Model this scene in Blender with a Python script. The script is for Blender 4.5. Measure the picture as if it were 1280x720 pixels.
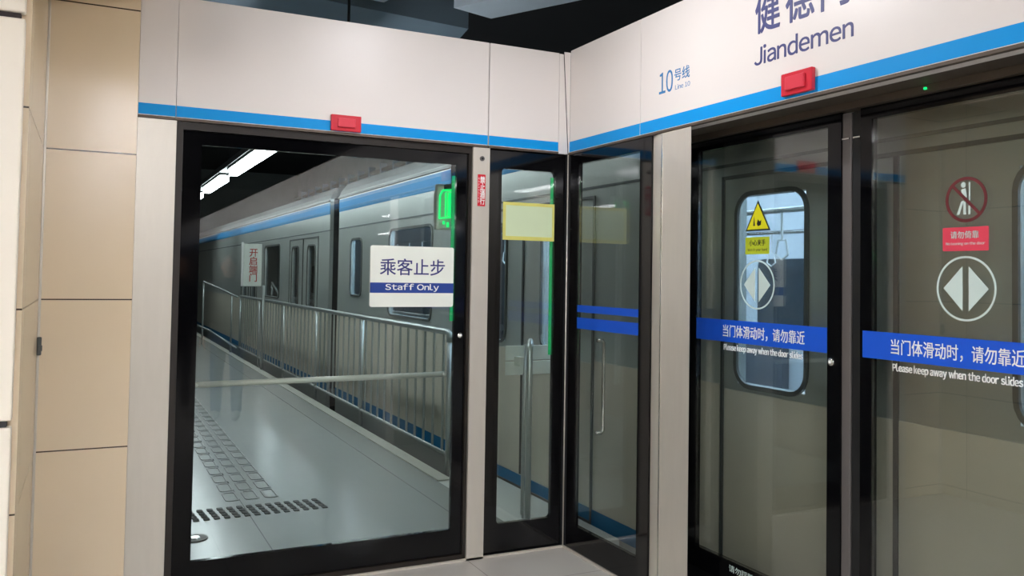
import bpy, bmesh, math, random
from mathutils import Vector, Matrix, Euler
random.seed(7)
for o in list(bpy.data.objects):
    bpy.data.objects.remove(o)
SC = bpy.context.scene
COL = SC.collection
PI = math.pi

# ------------------------------------------------------------------ camera, world, exposure
cam_data = bpy.data.cameras.new('camera')
cam = bpy.data.objects.new('camera', cam_data)
COL.objects.link(cam)
cam_data.sensor_width = 36.0
cam_data.lens = 36.0 * 1075.0 / 1280.0
cam_data.shift_x = 0.0
cam_data.shift_y = -50.0 / 1280.0
cam_data.clip_start = 0.05
R = Matrix(((0.8968252737844836, -0.029148106782130704, -0.44142362439317095),
            (-0.44208838680841483, -0.022521483856277738, -0.8966887090925395),
            (0.01619526321240987, 0.9993213550384725, -0.03308387543127069)))
M4 = R.to_4x4(); M4.translation = Vector((-2.498, -4.339, 1.55))
cam.matrix_world = M4
SC.camera = cam

world = bpy.data.worlds.new('world'); SC.world = world
world.use_nodes = True
world.node_tree.nodes['Background'].inputs[0].default_value = (0.9, 0.95, 1.0, 1)
world.node_tree.nodes['Background'].inputs[1].default_value = 0.05
SC.view_settings.view_transform = 'Standard'
SC.view_settings.look = 'None'
SC.view_settings.gamma = 1.0
SC.view_settings.use_curve_mapping = False
SC.view_settings.exposure = 1.0

PLATFORM_LAMP = 53.0      # strength of the tube fixtures over the public platform
REAR_LAMP = 18.0           # tubes over the staff walkway beyond the end door
TRAIN_LAMP = 15.0          # saloon lights

# ------------------------------------------------------------------ materials
def lin(c):
    c = c / 255.0
    return c / 12.92 if c <= 0.04045 else ((c + 0.055) / 1.055) ** 2.4
def rgb(c):
    return (lin(c[0]), lin(c[1]), lin(c[2]), 1.0)
MATS = {}
def pbr(name, col, rough=0.5, metal=0.0, var=0.04, scale=6.0, stretch=(1, 1, 1), spec=0.5, bump=0.0, coat=0.0, alpha=1.0):
    if name in MATS: return MATS[name]
    m = bpy.data.materials.new(name); m.use_nodes = True
    nt = m.node_tree; b = nt.nodes['Principled BSDF']
    tc = nt.nodes.new('ShaderNodeTexCoord'); mp = nt.nodes.new('ShaderNodeMapping')
    mp.inputs['Scale'].default_value = stretch
    nt.links.new(tc.outputs['Object'], mp.inputs['Vector'])
    nz = nt.nodes.new('ShaderNodeTexNoise'); nz.inputs['Scale'].default_value = scale; nz.inputs['Detail'].default_value = 4
    nt.links.new(mp.outputs['Vector'], nz.inputs['Vector'])
    hs = nt.nodes.new('ShaderNodeMixRGB'); hs.blend_type = 'MIX'
    c = rgb(col)
    hs.inputs[1].default_value = tuple(x * (1 - var) for x in c[:3]) + (1,)
    hs.inputs[2].default_value = tuple(min(1, x * (1 + var)) for x in c[:3]) + (1,)
    nt.links.new(nz.outputs['Fac'], hs.inputs[0])
    nt.links.new(hs.outputs[0], b.inputs['Base Color'])
    b.inputs['Roughness'].default_value = rough
    b.inputs['Metallic'].default_value = metal
    b.inputs['Specular IOR Level'].default_value = spec
    b.inputs['Coat Weight'].default_value = coat
    b.inputs['Coat Roughness'].default_value = 0.08
    b.inputs['Alpha'].default_value = alpha
    if bump > 0:
        bp = nt.nodes.new('ShaderNodeBump'); bp.inputs['Strength'].default_value = bump; bp.inputs['Distance'].default_value = 0.01
        nt.links.new(nz.outputs['Fac'], bp.inputs['Height']); nt.links.new(bp.outputs[0], b.inputs['Normal'])
    MATS[name] = m
    return m
def emit(name, col, strength):
    if name in MATS: return MATS[name]
    m = bpy.data.materials.new(name); m.use_nodes = True
    b = m.node_tree.nodes['Principled BSDF']
    b.inputs['Base Color'].default_value = rgb(col)
    b.inputs['Emission Color'].default_value = rgb(col)
    b.inputs['Emission Strength'].default_value = strength
    MATS[name] = m
    return m
def glass(name, tint, base=0.05, rough=0.0):
    """thin architectural glass: tinted see-through with a Schlick mirror on both faces"""
    if name in MATS: return MATS[name]
    m = bpy.data.materials.new(name); m.use_nodes = True
    nt = m.node_tree; nt.nodes.clear()
    out = nt.nodes.new('ShaderNodeOutputMaterial')
    tr = nt.nodes.new('ShaderNodeBsdfTransparent'); tr.inputs[0].default_value = tint + (1,)
    gl = nt.nodes.new('ShaderNodeBsdfGlossy'); gl.inputs['Roughness'].default_value = rough
    gl.inputs['Color'].default_value = (1, 1, 1, 1)
    lw = nt.nodes.new('ShaderNodeLayerWeight'); lw.inputs['Blend'].default_value = 0.5
    p = nt.nodes.new('ShaderNodeMath'); p.operation = 'POWER'; p.inputs[1].default_value = 5
    a = nt.nodes.new('ShaderNodeMath'); a.operation = 'MULTIPLY_ADD'; a.inputs[1].default_value = 1 - base; a.inputs[2].default_value = base
    mx = nt.nodes.new('ShaderNodeMixShader')
    nt.links.new(lw.outputs['Facing'], p.inputs[0]); nt.links.new(p.outputs[0], a.inputs[0])
    nt.links.new(a.outputs[0], mx.inputs[0]); nt.links.new(tr.outputs[0], mx.inputs[1]); nt.links.new(gl.outputs[0], mx.inputs[2])
    nt.links.new(mx.outputs[0], out.inputs[0])
    MATS[name] = m
    return m
def tile_mat(name, col, joint, rough, axis_scale, u_axis, off=(0, 0), jw=0.006, size=(0.6, 0.6), var=0.05):
    """square tiles with thin joints; u_axis picks which object axis runs across"""
    if name in MATS: return MATS[name]
    m = bpy.data.materials.new(name); m.use_nodes = True
    nt = m.node_tree; b = nt.nodes['Principled BSDF']
    tc = nt.nodes.new('ShaderNodeTexCoord'); sp = nt.nodes.new('ShaderNodeSeparateXYZ')
    nt.links.new(tc.outputs['Object'], sp.inputs[0])
    fac = None
    for k, ax in enumerate(u_axis):
        s = nt.nodes.new('ShaderNodeMath'); s.operation = 'ADD'; s.inputs[1].default_value = 100 * size[k] - off[k]
        nt.links.new(sp.outputs[ax], s.inputs[0])
        md = nt.nodes.new('ShaderNodeMath'); md.operation = 'MODULO'; md.inputs[1].default_value = size[k]
        nt.links.new(s.outputs[0], md.inputs[0])
        lt = nt.nodes.new('ShaderNodeMath'); lt.operation = 'LESS_THAN'; lt.inputs[1].default_value = jw
        nt.links.new(md.outputs[0], lt.inputs[0])
        if fac is None: fac = lt
        else:
            mm = nt.nodes.new('ShaderNodeMath'); mm.operation = 'MAXIMUM'
            nt.links.new(fac.outputs[0], mm.inputs[0]); nt.links.new(lt.outputs[0], mm.inputs[1]); fac = mm
    nz = nt.nodes.new('ShaderNodeTexNoise'); nz.inputs['Scale'].default_value = 2.5; nz.inputs['Detail'].default_value = 6
    nt.links.new(tc.outputs['Object'], nz.inputs['Vector'])
    mx = nt.nodes.new('ShaderNodeMixRGB'); c = rgb(col)
    mx.inputs[1].default_value = tuple(x * (1 - var) for x in c[:3]) + (1,)
    mx.inputs[2].default_value = tuple(x * (1 + var) for x in c[:3]) + (1,)
    nt.links.new(nz.outputs['Fac'], mx.inputs[0])
    m2 = nt.nodes.new('ShaderNodeMixRGB'); m2.inputs[2].default_value = rgb(joint)
    nt.links.new(fac.outputs[0], m2.inputs[0]); nt.links.new(mx.outputs[0], m2.inputs[1])
    nt.links.new(m2.outputs[0], b.inputs['Base Color'])
    b.inputs['Roughness'].default_value = rough
    MATS[name] = m
    return m

M_white   = pbr('fascia_enamel', (224, 218, 213), 0.38, 0, 0.015, 3)
M_blue    = pbr('fascia_blue_enamel', (0, 148, 222), 0.5, 0, 0.02, 5, spec=0.25)
M_ink     = pbr('fascia_ink', (62, 66, 120), 0.5, 0, 0.02)
M_inkblue = pbr('line_number_ink', (52, 120, 176), 0.5, 0, 0.02)
M_seam    = pbr('panel_joint', (45, 35, 35), 0.7)
M_steel   = pbr('brushed_steel', (204, 198, 186), 0.34, 0.35, 0.05, 9, (4, 4, 0.6))
M_steel2  = pbr('bright_steel', (205, 205, 200), 0.22, 1.0, 0.04, 8)
M_rail    = pbr('rail_steel', (172, 178, 176), 0.32, 0.7, 0.05, 8)
M_black   = pbr('black_frit_glass', (7, 7, 9), 0.07, 0, 0.05, 4, spec=0.3)
M_dark    = pbr('dark_bronze_frame', (38, 32, 27), 0.42, 0.3, 0.25, 14)
M_soffit  = pbr('soffit_metal', (92, 82, 72), 0.5, 0.4, 0.1, 6)
M_rubber  = pbr('grey_door_seal', (104, 100, 98), 0.45, 0.35, 0.06, 6)
M_red     = pbr('red_plastic', (205, 32, 52), 0.35, 0, 0.04, 6, coat=0.3)
M_reddk   = pbr('red_plastic_lens', (215, 62, 78), 0.3, 0, 0.04, 6)
M_stick_r = pbr('red_sticker', (208, 22, 42), 0.5)
M_stick_p = pbr('pink_red_sticker', (214, 62, 84), 0.5)
M_stick_w = pbr('white_vinyl', (240, 240, 236), 0.45)
M_paleprint = pbr('pale_vinyl_print', (196, 214, 208), 0.5)
M_signw   = pbr('sign_board_white', (232, 236, 226), 0.4)
M_signblue = pbr('sign_navy', (28, 62, 142), 0.45)
M_signink = pbr('sign_ink', (52, 54, 118), 0.5)
M_bandblue = pbr('blue_glass_band', (16, 84, 206), 0.4, 0, 0.03)
M_yellow  = pbr('warning_yellow', (216, 212, 22), 0.5)
M_yellowg = pbr('label_yellow_green', (176, 190, 40), 0.5)
M_ink_k   = pbr('black_print', (20, 24, 28), 0.5)
M_redring = pbr('dark_red_print', (96, 30, 34), 0.5)
M_paper   = pbr('notice_paper', (206, 222, 184), 0.7)
M_tape    = pbr('yellow_tape', (214, 210, 112), 0.6)
M_cream   = pbr('cream_cladding', (240, 231, 214), 0.3, 0, 0.01, 2)
M_trainst = pbr('train_stainless', (184, 190, 185), 0.3, 0.6, 0.06, 5, (1, 0.3, 4))
M_trainlt = pbr('train_roof_grey', (96, 102, 102), 0.7, 0.0, 0.04, 5)
M_trainbl = pbr('train_blue', (10, 104, 150), 0.55, 0.0, 0.05, 5, spec=0.2)
M_gasket  = pbr('window_gasket', (18, 20, 22), 0.45)
M_wframe  = pbr('window_rim_grey', (84, 88, 86), 0.4, 0.3)
M_trainpl = pbr('train_lower_lit_tone', (198, 192, 176), 0.4, 0.1, 0.04, 4)  # lighter tone painted in for platform light on the lower train side
M_wallint = pbr('saloon_lining', (214, 222, 228), 0.4)
M_seat    = pbr('saloon_seat', (92, 98, 108), 0.5)
M_concrete = pbr('tunnel_concrete', (146, 150, 148), 0.85, 0, 0.18, 3, bump=0.3)
M_ceil    = pbr('black_ceiling', (12, 14, 17), 0.9, 0, 0.2, 2)
M_duct    = pbr('duct_bluegrey', (205, 216, 224), 0.5, 0.2, 0.1, 3)
M_ductdk  = pbr('duct_dark', (128, 146, 158), 0.55, 0.2, 0.1, 3)
M_equip   = pbr('equipment_grey', (120, 122, 118), 0.6, 0, 0.1, 8)
M_lamp_p  = emit('platform_tube', (246, 245, 250), PLATFORM_LAMP)
M_lamp_r  = emit('walkway_tube', (240, 248, 255), REAR_LAMP)
M_lamp_t  = emit('saloon_tube', (214, 232, 255), TRAIN_LAMP)
M_green   = emit('green_light', (20, 235, 120), 0.7)
M_greenlo = emit('green_edge_glow', (20, 190, 110), 0.10)  # self-glowing colour imitating the green glow along the glass edges, no lamp there
M_glass_d = glass('door_glass', (0.84, 0.88, 0.86), 0.05)
M_glass_s = glass('screen_glass', (0.80, 0.82, 0.80), 0.075)
M_glass_t = glass('train_glass', (0.8, 0.86, 0.9), 0.05)
M_skin    = pbr('skin', (196, 150, 124), 0.55)
M_jacket  = pbr('black_jacket', (24, 26, 30), 0.8)
M_jean    = pbr('blue_denim', (64, 92, 138), 0.85)
M_trouser = pbr('black_trousers', (26, 26, 30), 0.85)
M_hair    = pbr('black_hair', (22, 18, 16), 0.6)
M_shoe    = pbr('grey_shoe', (170, 168, 164), 0.6)

# ------------------------------------------------------------------ mesh helpers
def nb(): return bmesh.new()
def obj(name, bm, mat, parent=None, smooth=False):
    me = bpy.data.meshes.new(name); bmesh.ops.recalc_face_normals(bm, faces=bm.faces[:]); bm.to_mesh(me); bm.free()
    o = bpy.data.objects.new(name, me); COL.objects.link(o)
    me.materials.append(mat)
    if smooth:
        for p in me.polygons: p.use_smooth = True
    if parent: o.parent = parent
    return o
def box(bm, x0, x1, y0, y1, z0, z1, bev=0.0):
    x0, x1 = sorted((x0, x1)); y0, y1 = sorted((y0, y1)); z0, z1 = sorted((z0, z1))
    r = bmesh.ops.create_cube(bm, size=1.0)
    vs = r['verts']
    for v in vs:
        v.co = Vector(((x0 + x1) / 2 + v.co.x * (x1 - x0), (y0 + y1) / 2 + v.co.y * (y1 - y0), (z0 + z1) / 2 + v.co.z * (z1 - z0)))
    if bev > 0:
        es = list({e for v in vs for e in v.link_edges})
        bmesh.ops.bevel(bm, geom=es, offset=bev, segments=2, affect='EDGES', profile=0.5)
    return bm
def tube(bm, pts, r, seg=10, cap=True):
    pts = [Vector(p) for p in pts]; rings = []
    n = len(pts)
    rr = r if isinstance(r, (list, tuple)) else [r] * n
    prev = None
    for i, p in enumerate(pts):
        d = (pts[min(i + 1, n - 1)] - pts[max(i - 1, 0)]).normalized()
        if prev is None:
            a = Vector((0, 0, 1)) if abs(d.z) < 0.9 else Vector((1, 0, 0))
            u = d.cross(a).normalized()
        else:
            u = (prev - d * prev.dot(d)).normalized()
        prev = u; w = d.cross(u)
        rings.append([bm.verts.new(p + (u * math.cos(2 * PI * k / seg) + w * math.sin(2 * PI * k / seg)) * rr[i]) for k in range(seg)])
    for a, b in zip(rings, rings[1:]):
        for k in range(seg):
            bm.faces.new((a[k], a[(k + 1) % seg], b[(k + 1) % seg], b[k]))
    if cap:
        bm.faces.new(rings[0][::-1]); bm.faces.new(rings[-1])
    return bm
def prism(bm, poly, axis, a, b):
    """extrude 2-D polygon along an axis (0 x, 1 y, 2 z)"""
    def P(u, v, t):
        return {0: (t, u, v), 1: (u, t, v), 2: (u, v, t)}[axis]
    A = [bm.verts.new(P(u, v, a)) for u, v in poly]; B = [bm.verts.new(P(u, v, b)) for u, v in poly]
    n = len(poly)
    for i in range(n): bm.faces.new((A[i], A[(i + 1) % n], B[(i + 1) % n], B[i]))
    bm.faces.new(A[::-1]); bm.faces.new(B)
    return bm
def rrect(u0, u1, v0, v1, r, seg=5):
    pts = []
    for cx, cy, a0 in ((u1 - r, v1 - r, 0), (u0 + r, v1 - r, 90), (u0 + r, v0 + r, 180), (u1 - r, v0 + r, 270)):
        for k in range(seg + 1):
            a = math.radians(a0 + 90 * k / seg); pts.append((cx + r * math.cos(a), cy + r * math.sin(a)))
    return pts
def ring(bm, outer, inner, axis, a, b):
    def P(u, v, t): return {0: (t, u, v), 1: (u, t, v), 2: (u, v, t)}[axis]
    n = len(outer)
    L = [[bm.verts.new(P(u, v, t)) for u, v in pl] for pl in (outer, inner) for t in (a, b)]
    OA, OB, IA, IB = L
    for i in range(n):
        j = (i + 1) % n
        bm.faces.new((OA[i], OA[j], OB[j], OB[i])); bm.faces.new((IA[i], IB[i], IB[j], IA[j]))
        bm.faces.new((OA[i], IA[i], IA[j], OA[j])); bm.faces.new((OB[i], OB[j], IB[j], IB[i]))
    return bm
def rect(u0, u1, v0, v1): return [(u1, v1), (u0, v1), (u0, v0), (u1, v0)]
def holed(bm, axis, a, b, u0, u1, v0, v1, holes):
    """a slab with rectangular holes, built of flush cells"""
    us = sorted({u0, u1} | {h[0] for h in holes} | {h[1] for h in holes})
    vs = sorted({v0, v1} | {h[2] for h in holes} | {h[3] for h in holes})
    us = [u for u in us if u0 <= u <= u1]; vs = [v for v in vs if v0 <= v <= v1]
    for i in range(len(us) - 1):
        for j in range(len(vs) - 1):
            cu, cv = (us[i] + us[i + 1]) / 2, (vs[j] + vs[j + 1]) / 2
            if any(h[0] < cu < h[1] and h[2] < cv < h[3] for h in holes): continue
            prism(bm, rect(us[i], us[i + 1], vs[j], vs[j + 1]), axis, a, b)
    bmesh.ops.remove_doubles(bm, verts=bm.verts[:], dist=1e-5)
    # drop the interior walls left between flush cells
    seen = {}
    for f in bm.faces:
        seen.setdefault(tuple(round(c, 4) for c in f.calc_center_median()), []).append(f)
    kill = [f for fs in seen.values() if len(fs) > 1 for f in fs]
    if kill: bmesh.ops.delete(bm, geom=kill, context='FACES')
    return bm
def tag(o, label=None, cat=None, group=None, kind=None):
    if label: o['label'] = label
    if cat: o['category'] = cat
    if group: o['group'] = group
    if kind: o['kind'] = kind
    return o
def thing(name, label, cat, loc=(0, 0, 0), group=None):
    o = bpy.data.objects.new(name, None); COL.objects.link(o); o.location = loc; o.empty_display_size = 0.1
    tag(o, label, cat, group)
    return o
def under(o, parent):
    """parent an object made in world coordinates, keeping it where it is"""
    o.parent = parent
    o.matrix_parent_inverse = Matrix.Translation(parent.location).inverted() if parent.parent is None else Matrix.Identity(4)
    return o
def part(name, bm, mat, parent, smooth=False, label=None):
    o = obj(name, bm, mat, None, smooth)
    root = parent
    loc = Vector((0, 0, 0))
    if parent.type == 'EMPTY' and parent.parent is None: loc = parent.location
    o.parent = parent
    if parent.type == 'EMPTY': o.location = -loc     # mesh is in world coordinates
    if label: o['label'] = label
    return o
def struct(name, bm, mat, label=None):
    o = obj(name, bm, mat); o['kind'] = 'structure'
    if label: o['label'] = label
    return o

SIDE = Euler((PI / 2, 0, -PI / 2)).to_matrix().to_4x4()   # lettering on planes that face -x
FRONT = Euler((PI / 2, 0, 0)).to_matrix().to_4x4()        # lettering on planes that face -y
def glyphs(body):
    cu = bpy.data.curves.new('lettering', 'FONT'); cu.body = body; cu.size = 1
    cu.extrude = 0.01; cu.resolution_u = 4; cu.align_x = 'CENTER'; cu.space_line = 0.95
    t = bpy.data.objects.new('lettering', cu); COL.objects.link(t)
    dg = bpy.context.evaluated_depsgraph_get(); dg.update()
    me = bpy.data.meshes.new_from_object(t.evaluated_get(dg))
    bpy.data.objects.remove(t); bpy.data.curves.remove(cu)
    V = [v.co.copy() for v in me.vertices]; F = [tuple(p.vertices) for p in me.polygons]
    bpy.data.meshes.remove(me)
    return V, F
def text_bm(body, plane, at, u0, u1, z0, z1, weight=0.0, thick=0.0006, vertical=False):
    """lettering fitted to a box. plane 'front': u is x, at is y. plane 'side': u is y running from u0 (left) to u1.
    Latin letters are set one by one from the wide forms of the east asian face, so both scripts share one sans face."""
    V, F = [], []
    if all(ord(c) < 128 for c in body):
        x = y = 0.0
        for c in body:
            if c == ' ': x += 0.28; continue
            v, f = glyphs(chr(ord(c) + 0xFEE0))
            a, b_ = min(p.x for p in v), max(p.x for p in v)
            if vertical: sh = Vector((-(a + b_) / 2, y, 0)); y -= 0.9
            else: sh = Vector((x - a, 0, 0)); x += b_ - a + 0.085
            n = len(V); V += [p + sh for p in v]; F += [tuple(i + n for i in q) for q in f]
    else:
        V, F = glyphs('\n'.join(body) if vertical else body)
    xs = [v.x for v in V]; ys = [v.y for v in V]
    x0, x1, y0, y1 = min(xs), max(xs), min(ys), max(ys)
    w = weight
    sx = abs(u1 - u0) / (x1 - x0 + 2 * w); sy = (z1 - z0) / (y1 - y0 + 2 * w)
    bm = nb()
    for q, (ox, oy) in enumerate(((-w, -w), (w, -w), (-w, w), (w, w)) if w > 0 else ((0, 0),)):
        vs = []
        for v in V:
            lx = (v.x - x0 + w + ox) * sx; lz = z0 + (v.y - y0 + w + oy) * sy; d = v.z / 0.01 * (thick + q * 0.0003)
            vs.append(bm.verts.new((u0 + lx, at - d, lz) if plane == 'front' else (at - d, u0 - lx, lz)))
        for f in F:
            try: bm.faces.new([vs[i] for i in f])
            except ValueError: pass
    return bm

# ------------------------------------------------------------------ the setting
M_floor = tile_mat('platform_floor', (190, 186, 178), (136, 134, 130), 0.16, 1, ('X', 'Y'), (-0.6, -0.42), 0.004, (0.6, 0.9), 0.06)
M_tile_l = tile_mat('beige_tile_side', (224, 205, 175), (70, 58, 46), 0.2, 1, ('Y', 'Z'), (-0.216, 0.068), 0.006, (0.72, 0.672), 0.03)
M_tile_e = tile_mat('beige_tile_end', (228, 209, 178), (70, 58, 46), 0.22, 1, ('X', 'Z'), (-2.70, 0.068), 0.006, (0.72, 0.672), 0.03)
M_floor2 = tile_mat('walkway_floor', (150, 154, 150), (96, 98, 96), 0.22, 1, ('X', 'Y'), (-1.53, -0.2), 0.006, (1.2, 30.0), 0.05)

b = nb(); box(b, -10.0, 0.3, -30.0, 0.0, -0.12, 0.0); struct('floor', b, M_floor, 'grey polished platform floor')
b = nb(); box(b, -2.8, -0.09, 0.0, 24.0, -0.12, 0.0); struct('floor_walkway', b, M_floor2, 'pale grey walkway floor beyond the end door')
b = nb(); box(b, -0.09, 0.38, 0.0, 1.75, -0.12, 0.0); struct('floor_corner', b, pbr('pale_terrazzo', (196, 200, 196), 0.45, 0, 0.12, 60), 'pale speckled floor slab behind the corner of the screens')
b = nb(); box(b, -0.09, 0.02, 1.75, 24.0, -0.12, 0.01); struct('trim_1', b, pbr('kerb_light', (170, 170, 160), 0.6, 0, 0.08, 6), 'pale kerb along the walkway edge')
b = nb(); box(b, 0.02, 0.12, 1.75, 24.0, -1.2, -0.103); box(b, 0.0, 0.38, 0.0, 1.75, -1.2, -0.12); box(b, 0.0, 0.12, -30.0, 0.0, -1.2, -0.12); struct('trim_2', b, M_concrete, 'concrete platform edge face')
b = nb(); box(b, 0.12, 3.7, -30.0, 24.0, -1.3, -1.2); struct('floor_trackbed', b, pbr('trackbed', (70, 70, 68), 0.9, 0, 0.2, 4, bump=0.4), 'dark track bed')
b = nb(); box(b, -10.2, 3.8, -30.2, 24.2, 4.75, 4.9); struct('ceiling', b, M_ceil, 'black open ceiling')
b = nb(); box(b, 3.6, 3.8, -30.0, 24.0, -1.3, 4.75); struct('wall_right', b, M_concrete, 'grey wall across the track')
b = nb(); box(b, -10.2, -10.0, -30.0, 0.2, 0.0, 4.75); struct('wall_left', b, pbr('far_platform_wall', (120, 112, 100), 0.5), 'beige wall at the far side of the platform')
b = nb(); box(b, -10.0, 3.8, -30.2, -30.0, -1.3, 4.75); struct('wall_back', b, pbr('back_wall', (104, 98, 88), 0.6), 'wall at the far end of the platform')
b = nb(); box(b, -2.8, 3.6, 24.0, 24.2, -1.3, 4.75); struct('wall_front', b, M_concrete, 'grey wall at the end of the walkway')
b = nb(); box(b, -2.95, -2.8, 0.2, 24.0, 0.0, 4.75); struct('wall_walkway', b, pbr('walkway_wall', (64, 66, 66), 0.6, 0, 0.1, 3), 'dark grey wall beside the walkway')
b = nb(); box(b, -2.69, -2.312, 0.0, 0.2, 0.0, 4.6); struct('wall_end', b, M_tile_e, 'narrow beige tiled wall beside the steel post')
b = nb(); box(b, -2.95, -2.69, -1.07, 0.2, 0.0, 4.6); struct('wall_side', b, M_tile_l, 'beige tiled return wall at left')
b = nb(); box(b, -10.0, -2.95, 0.0, 0.2, 0.0, 4.75); struct('wall_far_end', b, M_tile_e, 'beige tiled end wall')
b = nb(); box(b, -2.69, -2.0, -0.7, -0.03, 2.88, 4.75); box(b, -2.69, -2.0, -1.9, -0.7, 2.70, 4.75); struct('wall_shade_bulkhead', b, M_tile_l, 'added unseen beige bulkhead that shades the top of the tiled recess')  # added out of view, shaped to shade the upper tiles and left fascia
# metal corner strip where the two tiled walls meet
t = thing('corner_strip', 'thin grey metal strip with a dark latch in the corner of the tiled walls', 'trim', (-2.68, -0.012, 0))
b = nb(); box(b, -2.69, -2.680, -0.010, 0.0, 0.0, 2.87, 0.002); part('strip', b, M_steel, t)
b = nb(); box(b, -2.69, -2.672, -0.030, -0.010, 1.17, 1.25, 0.004); box(b, -2.685, -2.668, -0.042, -0.034, 1.19, 1.215, 0.002); part('latch', b, M_wframe, t)

# cream cladding panels at the left edge of the frame, each one lifts off
def clad(z0, z1, lab):
    t = thing('cladding_panel', lab, 'wall panel', (-2.96, -1.1, z0), 'cream cladding panels')
    b = nb(); box(b, -3.9, -2.706, -1.118, -1.072, z0, z1, 0.006); part('panel_face', b, M_cream, t)
    return t
clad(0.0, 1.036, 'cream enamel wall panel below the lower joint, lowest at the left edge')
tt = clad(1.056, 2.37, 'tall cream enamel wall panel between the two dark joints at the left edge')
b = nb(); box(b, -2.75, -2.72, -1.116, -1.085, 1.037, 1.055); part('fixing_clip', b, M_gasket, tt)
clad(2.39, 3.7, 'cream enamel wall panel above the upper joint at the top left corner')
b = nb(); box(b, -3.88, -2.72, -1.1, -1.071, 0.0, 3.7); struct('trim_3', b, M_seam, 'dark backing behind the cream panels')

# ------------------------------------------------------------------ overhead fascia
ZB, ZT = 2.272, 2.853
def fascia_end(x0, x1, lab):
    t = thing('fascia_panel', lab, 'fascia panel', (x0, 0.0, ZB))
    b = nb(); box(b, x0, x1, 0.0, 0.10, ZB, ZT, 0.0015); part('panel_face', b, M_white, t)
    b = nb(); box(b, x0 + 0.001, x1 - 0.001, -0.0015, 0.0, ZB + 0.008, ZB + 0.060); part('blue_stripe', b, M_blue, t)
    b = nb(); box(b, x0, x1, -0.004, 0.02, ZB - 0.008, ZB + 0.004); part('edge_trim', b, M_soffit, t)
    return t
fascia_end(-2.311, -2.147, 'narrow white fascia panel with blue bottom stripe beside the tiled wall')
fe = fascia_end(-2.1455, -0.523, 'long white fascia panel with blue bottom stripe above the staff door')
fascia_end(-0.517, -0.074, 'short white fascia panel with blue bottom stripe above the narrow glass panel')
def fascia_side(y0, y1, lab):
    t = thing('fascia_panel', lab, 'fascia panel', (0.0, y1, ZB))
    b = nb(); box(b, 0.0, 0.10, y0, y1, ZB, ZT + 0.022, 0.0015); part('panel_face', b, M_white, t)
    b = nb(); box(b, -0.0015, 0.0, y0 + 0.001, y1 - 0.001, ZB + 0.008, ZB + 0.067); part('blue_stripe', b, M_blue, t)
    b = nb(); box(b, -0.004, 0.02, y0, y1, ZB - 0.008, ZB + 0.004); part('edge_trim', b, M_soffit, t)
    return t
fascia_side(-0.716, -0.004, 'short white side fascia panel with blue bottom stripe next to the corner')
fs = fascia_side(-3.6, -0.7195, 'white side fascia panel carrying the station name above the sliding doors')
fascia_side(-8.2, -3.604, 'long plain white side fascia panel running past the camera')
fascia_side(-18.0, -8.204, 'plain white side fascia panel well behind the camera')
fascia_side(-29.9, -18.004, 'plain white side fascia panel farthest behind the camera')
def letter(parent, name, body, plane, at, u0, u1, z0, z1, mat, weight=0.0, vertical=False):
    return part(name, text_bm(body, plane, at, u0, u1, z0, z1, weight, vertical=vertical), mat, parent)
for ch, a, c in (('健', -1.557, -1.703), ('德', -1.733, -1.887), ('门', -1.920, -2.06)):
    letter(fs, 'station_name_character', ch, 'side', 0.0, a, c, 2.583, 2.762, M_ink, 0.012)
letter(fs, 'station_name_latin', 'Jiandemen', 'side', 0.0, -1.553, -2.078, 2.452, 2.533, M_ink, 0.010)
letter(fs, 'line_number', '10', 'side', 0.0, -0.878, -0.988, 2.455, 2.562, M_inkblue, 0.004)
letter(fs, 'line_word', '号线', 'side', 0.0, -1.000, -1.117, 2.497, 2.556, M_inkblue, 0.004)
letter(fs, 'line_word_latin', 'Line 10', 'side', 0.0, -1.007, -1.120, 2.456, 2.480, M_inkblue, 0.0)
# tapering filler between the two fascias: narrow at the top, wide at the foot
t = thing('corner_filler', 'tapered white filler strip where the two fascias meet in the corner', 'trim', (-0.03, -0.01, ZB))
def slant(bm, a0, a1, c0, c1, z0, z1, y0, y1):
    """slab with slanting sides: a0..a1 across at the foot, c0..c1 at the top"""
    P = [(a0, z0), (a1, z0), (c1, z1), (c0, z1)]
    return prism(bm, P, 1, y0, y1)
b = slant(nb(), -0.0725, -0.012, -0.0725, -0.047, ZB - 0.006, ZT - 0.004, -0.002, 0.02)
for v in b.verts:
    if v.co.z < 2.5 and v.co.x < -0.05: v.co.x = -0.0725
part('filler_face', b, M_white, t)
b = slant(nb(), -0.007, -0.0005, -0.043, -0.0005, ZB, ZT + 0.01, -0.0035, -0.0015); part('side_return', b, M_white, t)
b = nb(); box(b, 0.012, 0.02, 0.0, 0.09, ZB, ZT); box(b, -0.07, 0.02, 0.025, 0.09, ZB, ZT); part('backing', b, M_gasket, t)

# red call lamps sitting on the blue stripes
def red_box(plane, u0, u1, z0, z1, lab):
    c = (u0 + u1) / 2
    t = thing('red_indicator_lamp', lab, 'indicator lamp', (c, -0.002, z0) if plane == 'front' else (-0.002, c, z0), 'red door lamps')
    for name, m_, ins, d0, d1 in (('housing', M_red, 0, 0.0016, 0.022), ('lens', M_reddk, 0.032, 0.022, 0.034)):
        b = nb()
        if plane == 'front': box(b, u0 + ins, u1 - ins, -d0, -d1, z0 + ins * 0.55, z1 - ins * 0.55, 0.004)
        else: box(b, -d0, -d1, u0 - ins, u1 + ins, z0 + ins * 0.55, z1 - ins * 0.55, 0.004)
        part(name, b, m_, t)
red_box('front', -1.409, -1.252, 2.281, 2.363, 'red rectangular lamp box on the fascia above the staff door')
red_box('side', -1.731, -1.896, 2.288, 2.378, 'red rectangular lamp box under the station name on the side fascia')

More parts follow.
